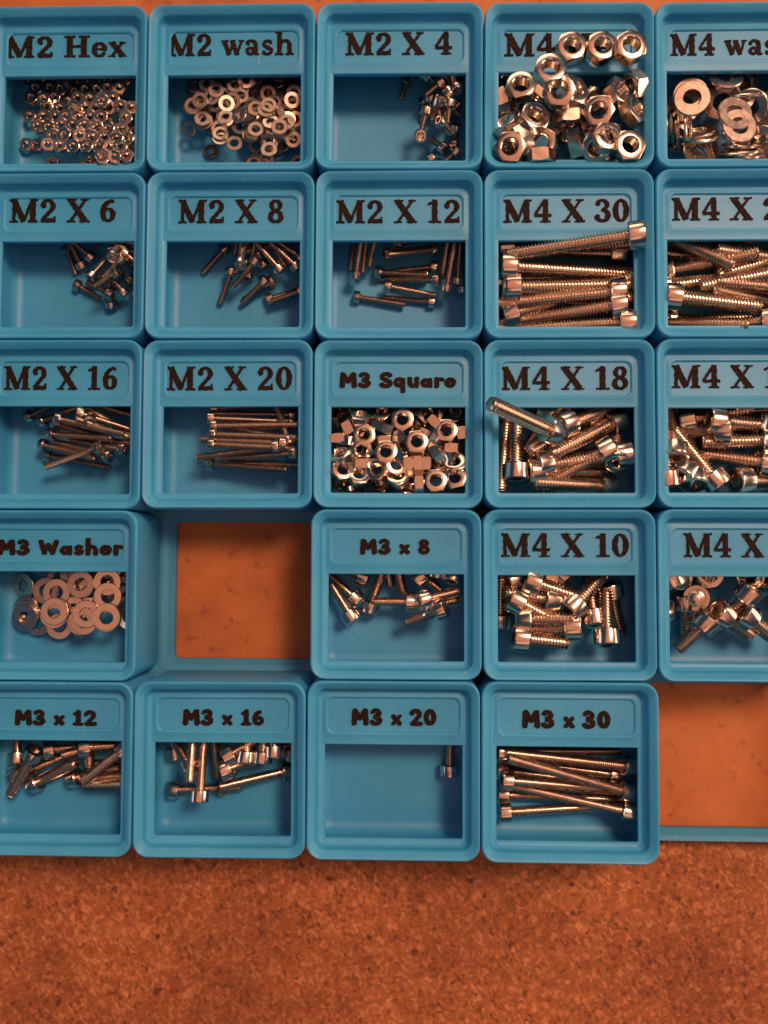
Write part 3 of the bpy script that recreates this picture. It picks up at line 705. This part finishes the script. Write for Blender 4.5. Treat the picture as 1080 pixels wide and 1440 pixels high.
screws((3, 3), 'M4', 10, (690, 795, 5.143), [
 (500, 80, 300, 40), (600, 120, 520, 60), (60, 440, 75, 110), (490, 260, 330, 235), (130, 130, 300, 60), (850, 130, 935, 480), (760, 440, 700, 100), (570, 345, 690, 200), (195, 395, 560, 400), (265, 105, 640, 235), (150, 235, 490, 415), (700, 460, 310, 480), (170, 530, 550, 572), (860, 590, 845, 215)],
 fill=rfill((3, 3), 3, (.1, .9), (.6, .95), 10))
screws((3, 4), 'M4', 8, (930, 795, 7.2), [
 (130, 210, 60, 60), (100, 560, 60, 250, 'h', dict(rise=-6)), (340, 140, 300, 60, 'h', dict(rise=-10.5)), (470, 140, 520, 20), (690, 110, 680, 70, 'h', dict(rise=-11.6)), (1000, 120, 1050, 60, 'h', dict(rise=-10)), (240, 285, 240, 660), (960, 240, 720, 450), (870, 470, 1230, 760), (1350, 300, 1500, 600), (1500, 500, 1400, 120),
 (640, 470, 935, 690), (600, 530, 295, 800), (500, 350, 600, 372, 'h', dict(rise=11.2)), (1300, 150, 1700, 130)],
 fill=rfill((3, 4), 6, (.1, .9), (.6, .95), 8))
# ---- nuts and washers
def discs(pos, kind, size, cr, lst, fill=(), shared=None, free=False):
    random.seed(300 + pos[0] * 10 + pos[1]); pile = Pile(bins[pos]); pile.free = free; K = crop(*cr)
    for f in fill: place_disc(pile, kind, size, wp=f[0], tilt=f[1], az=f[2], filler=True)
    for e in lst:
        kw = e[5] if len(e) > 5 else {}
        place_disc(pile, kind, size, K(e[0], e[1]), e[2], e[3], e[4] if len(e) > 4 else None, shared=shared, **kw)
    return pile
def dfill(pos, n, ux, uy, tmax):
    random.seed(700 + pos[0] * 10 + pos[1])
    B = bins[pos]
    return [((B['cx'] + (random.uniform(*ux) * 2 - 1) * (B['hx'] - 3), B['cy'] + (random.uniform(*uy) * 2 - 1) * (B['hy'] - 3)), random.uniform(0, tmax), random.uniform(0, 360)) for k in range(n)]
# M2 hex nuts
lat = []
for j in range(11):
    for i in range(10):
        u = 215 + 82 * i + (j % 2) * 41; v = 425 + 64 * j
        if u > 915 or (u < 640 and v > 1015) or (u < 330 and 880 < v < 960): continue
        lat.append((u + random.uniform(-9, 9), v + random.uniform(-8, 8), abs(random.gauss(2, 6)), random.uniform(0, 360)))
lat += [(185, 1000, 4, 30), (280, 1030, 6, 200), (700, 1080, 12, 90), (780, 1068, 8, 10), (860, 1080, 10, 300)]
discs((0, 0), 'nut', 'M2', (0, 0, 4.909), lat + [(520, 740, 75, 60), (460, 565, 80, 30), (305, 685, 4, 90)],
      fill=dfill((0, 0), 22, (.5, .97), (.08, .6), 8))
wl = [(365, 720, 10, 60), (285, 785, 22, 200), (370, 825, 14, 90), (475, 840, 16, 90), (475, 810, 14, 80), (560, 870, 10, 70), (690, 785, 12, 60), (780, 740, 16, 90), (880, 740, 10, 60), (760, 860, 22, 180), (520, 745, 20, 120), (590, 700, 22, 160), (770, 905, 12, 90), (870, 910, 25, 200), (750, 665, 8, 60), (768, 638, 10, 60), (835, 770, 6, 60), (628, 860, 4, 60)]
wf = []
for k in range(128):
    u = random.uniform(290, 950); v = random.uniform(430, 940 if u > 650 else 780)
    if u < 360 and v > 640: v -= 120
    wf.append((u, v, random.uniform(3, 17), random.uniform(0, 360)))
discs((0, 1), 'washer', 'M2', (200, 0, 4.32), wf + wl, fill=dfill((0, 1), 24, (.5, .97), (.35, .97), 20))
# M4 hex nuts
discs((0, 3), 'nut', 'M4', (680, 0, 4.32), [
 (532, 297, 3, 90, 12, dict(on=True)), (715, 297, 3, 60, 20, dict(on=True)), (887, 297, 3, 30, 30, dict(on=True)),
 (150, 500, 20, 150), (100, 605, 84, 20, 0), (620, 970, 85, 80), (800, 940, 60, 200), (350, 860, 30, 250), (560, 450, 12, 90, 0, dict(on=True)), (850, 660, 70, 200), (500, 790, 70, 300), (130, 770, 50, 140), (860, 765, 85, 80, 10), (340, 570, 80, 60), (350, 930, 85, 95, 0), (570, 870, 62, 5), (690, 890, 48, 240),
 (530, 690, 84, 92, 0), (310, 705, 18, 40, 10), (245, 785, 80, 215, 20), (705, 495, 34, 330, 0, dict(on=True)), (855, 485, 36, 20, 0, dict(on=True)), (540, 555, 25, 20, 0, dict(on=True)), (935, 630, 40, 15), (715, 650, 14, 200, 0), (235, 495, 10, 120, 10, dict(on=True)), (460, 560, 12, 220, 0, dict(on=True)), (765, 805, 10, 30), (895, 890, 6, 0, 5), (170, 880, 12, 220, 0), (403, 430, 8, 100, 12, dict(on=True))],
 fill=dfill((0, 3), 8, (.05, .95), (.05, .62), 50), free=True)
# M4 washers
discs((0, 4), 'washer', 'M4', (930, 90, 7.2), [
 (-20, 500, 70, 10), (60, 620, 68, 5), (120, 640, 66, 0), (170, 700, 68, 5), (250, 700, 70, 0), (310, 690, 66, 5), (620, 380, 24, 200), (650, 130, 26, 90), (940, 200, 62, 95), (980, 230, 60, 90), (960, 360, 42, 220), (420, 620, 50, 110), (430, 670, 45, 100),
 (840, 940, 62, 95), (830, 890, 62, 95), (820, 850, 60, 92), (810, 810, 60, 90), (1060, 720, 40, 200), (1060, 600, 60, 170), (1100, 560, 60, 175), (1250, 300, 20, 90), (1300, 700, 30, 200), (1400, 500, 50, 30), (460, 810, 20, 40),
 (300, 315, 10, 200), (310, 350, 9, 190), (725, 530, 10, 40), (800, 610, 8, 40)],
 fill=dfill((0, 4), 14, (.05, .95), (.05, .9), 25))
# M3 nuts
discs((2, 2), 'nut', 'M3', (440, 500, 4.32), [
 (135, 390, 85, 10), (215, 425, 80, 30), (475, 410, 60, 20), (640, 385, 80, 10), (690, 355, 20, 70), (865, 355, 20, 100), (420, 350, 34, 90), (290, 375, 50, 80), (670, 460, 82, 60), (150, 490, 85, 95, 0), (205, 495, 80, 85), (415, 425, 82, 70, 20), (745, 400, 82, 45, 10), (540, 500, 80, 30), (435, 500, 84, 92, 0),
 (765, 520, 60, 340), (770, 580, 70, 40), (840, 555, 86, 90, 0), (905, 470, 85, 5), (535, 585, 75, 40), (295, 560, 28, 270), (500, 660, 20, 40), (290, 645, 84, 90, 5), (585, 655, 85, 4, 30), (640, 655, 86, 2, 30), (695, 650, 85, 358, 30), (165, 600, 40, 120), (865, 650, 30, 100), (650, 770, 86, 2, 30),
 (170, 790, 42, 90), (415, 800, 48, 90), (590, 810, 50, 80), (800, 620, 40, 200), (240, 830, 60, 100), (515, 735, 34, 90), (275, 725, 30, 75), (175, 690, 22, 60), (870, 740, 16, 120), (392, 692, 20, 140), (748, 760, 8, 100, 10),
 (443, 583, 8, 100, 0), (813, 452, 8, 120), (632, 525, 6, 90), (545, 392, 6, 120), (310, 478, 6, 100)],
 fill=dfill((2, 2), 14, (.05, .95), (.1, .95), 60))
# M3 washers
discs((3, 0), 'washer', 'M3', (0, 795, 5.4), [
 (950, 180, 30, 200), (960, 250, 34, 190), (965, 330, 30, 200), (970, 385, 24, 200), (290, 300, 8, 100), (300, 430, 6, 110), (180, 150, 22, 200), (200, 330, 10, 240), (205, 365, 8, 240), (460, 90, 5, 80), (560, 60, 6, 80), (620, 100, 6, 80), (680, 200, 4, 90), (580, 270, 4, 60), (560, 340, 5, 60), (455, 460, 5, 60), (370, 190, 6, 80), (430, 205, 4, 60),
 (410, 375, 3, 20), (415, 350, 3, 20), (620, 430, 4, 60), (640, 425, 3, 60), (615, 145, 4, 80), (655, 370, 4, 40), (815, 125, 3, 0), (820, 235, 4, 10), (810, 405, 3, 10), (810, 395, 4, 0), (190, 395, 9, 250)],
 fill=dfill((3, 0), 12, (.55, .95), (.5, .95), 6))

# ---------------------------------------------------------------- labels: what singles each piece out
WORD = {'4': 'four', '6': 'six', '8': 'eight', '10': 'ten', '12': 'twelve', '14': 'fourteen', '16': 'sixteen', '18': 'eighteen', '20': 'twenty', '30': 'thirty'}
def region(B, x, y):
    u = (x - B['cx']) / B['hx']; v = (y - B['cy']) / B['hy'] + .2
    h = 'left' if u < -.33 else ('right' if u > .33 else 'middle'); vv = 'upper ' if v > .26 else ('lower ' if v < -.2 else '')
    return (vv + h).replace('upper middle', 'top middle').replace('lower middle', 'bottom middle') + ' part'
DIR = ['right', 'upper right', 'top', 'upper left', 'left', 'lower left', 'bottom', 'lower right']
ORD = ['first', 'second', 'third', 'fourth', 'fifth', 'sixth', 'seventh', 'eighth', 'ninth', 'tenth', 'eleventh', 'twelfth', 'thirteenth', 'fourteenth', 'fifteenth', 'sixteenth', 'seventeenth', 'eighteenth', 'nineteenth', 'twentieth'] + ['twenty-' + q_ for q_ in ('first', 'second', 'third', 'fourth', 'fifth', 'sixth', 'seventh', 'eighth', 'ninth')] + ['thirtieth'] + ['thirty-' + q_ for q_ in ('first', 'second', 'third', 'fourth', 'fifth', 'sixth', 'seventh', 'eighth', 'ninth')] + ['fortieth', 'forty-first', 'forty-second', 'forty-third', 'forty-fourth']
names = {B['name']: B for B in bins.values()}
for nm, lst in items.items():
    B = names[nm]; sp_ = nm.split(); bn = ' '.join(sp_[:-1] + [WORD.get(sp_[-1], sp_[-1])]) + ' bin'
    keyed = {}
    for it in lst:
        full = {'screw': 'cap screw', 'nut': 'hex nut', 'washer': 'washer'}[it['kind']]; cat = {'screw': 'screw', 'nut': 'nut', 'washer': 'washer'}[it['kind']]
        it['full'] = full; it['cat'] = cat
        if it['shared'] == 'buried': it['full'] = 'half-buried ' + cat; it['cat2'] = 'half-buried ' + cat
        if it['kind'] == 'screw':
            c = (it['head'] + it['tip']) / 2; d = it['head'] - it['tip']
            if abs(d.z) > .62 * d.length: pose = 'on end, socket up' if d.z > 0 else 'on end, tip up'
            else: pose = 'head pointing ' + DIR[int(round(math.degrees(math.atan2(d.y, d.x)) / 45)) % 8]
            k = '%s, %s' % (pose, region(B, c.x, c.y))
        else:
            c = it['head']
            nz = (it['o'].rotation_quaternion @ Vector((0, 0, 1))).z
            pose = 'flat' if nz > .96 else ('tilted' if nz > .5 else 'on edge')
            k = 'on the label shelf' if c.y > B['ys'] + 1 and c.z > ZL else '%s, %s' % (pose, region(B, c.x, c.y))
        if it['shared'] == 'buried': k += ' '
        it['c'] = c; keyed.setdefault(k, []).append(it)
    for k, l in keyed.items():
        byx = k.startswith('on the') or len(l) < 3
        l.sort(key=lambda i: i['c'].x if byx else -i['c'].y)
        for n, it in enumerate(l):
            lead = '' if len(l) == 1 else ORD[min(n, len(ORD) - 1)] + (' from left: ' if byx else ' from top: ')
            noun = it.get('cat2', it['cat']) if len(lead) and 'pointing' in k else it['full']
            lb = '%s%s in %s, %s' % (lead, noun, bn, k.strip())
            if len(lb.replace('-', ' ').split()) > 16: lb = lb.replace(' pointing', '').replace(' part', '')
            if len(lb.replace('-', ' ').split()) > 16: lb = lb.replace('half-buried', 'buried')
            tag(it['o'], lb, it['cat'], '%ss in the %s' % (it['cat'], bn))

# ---------------------------------------------------------------- small stray things
def tube(name, pts, radii, m, n=6):
    V = []; F = []
    for (x, y, z), r_ in zip(pts, radii):
        for j in range(n): a = 2 * math.pi * j / n; V.append((x + r_ * math.cos(a) * .9, y + r_ * math.cos(a) * .45, z + r_ * math.sin(a)))
    for i in range(len(pts) - 1):
        for j in range(n): k = (j + 1) % n; F.append((i * n + j, i * n + k, (i + 1) * n + k, (i + 1) * n + j))
    return link(name, mesh(name, V, F, m, 60))
a = P(295, 1228, -2.8); b_ = P(310, 1212, -1.8)
o = tube('wood_splinter', [(a[0], a[1], -2.7), ((a[0] + b_[0]) / 2 + .2, (a[1] + b_[1]) / 2, -2.0), (b_[0], b_[1], -2.3)], [.15, .6, .12], SPLINT)
tag(o, 'pale wood splinter lying on the chipboard below the M3 x 16 bin', 'splinter')
zp = bins[(0, 1)]['zp'] + .45
for (px1, py1, px2, py2, bend), lb in zip([(364, 90, 369, 70, .3), (372, 88, 388, 68, -.9)], ['short pale hair under the letter s of M2 wash', 'faint curved hair under the last letters of M2 wash']):
    a = P(px1, py1, zp); b_ = P(px2, py2, zp); pp = []
    for t in np.linspace(0, 1, 7):
        q_ = a * (1 - t) + b_ * t; pp.append((q_[0] - bend * math.sin(t * 3.14), q_[1], zp + .1 + .5 * math.sin(t * 3.14)))
    tag(tube('loose_hair', pp, [.05] * 7, FIBRE, 5), lb, 'hair')
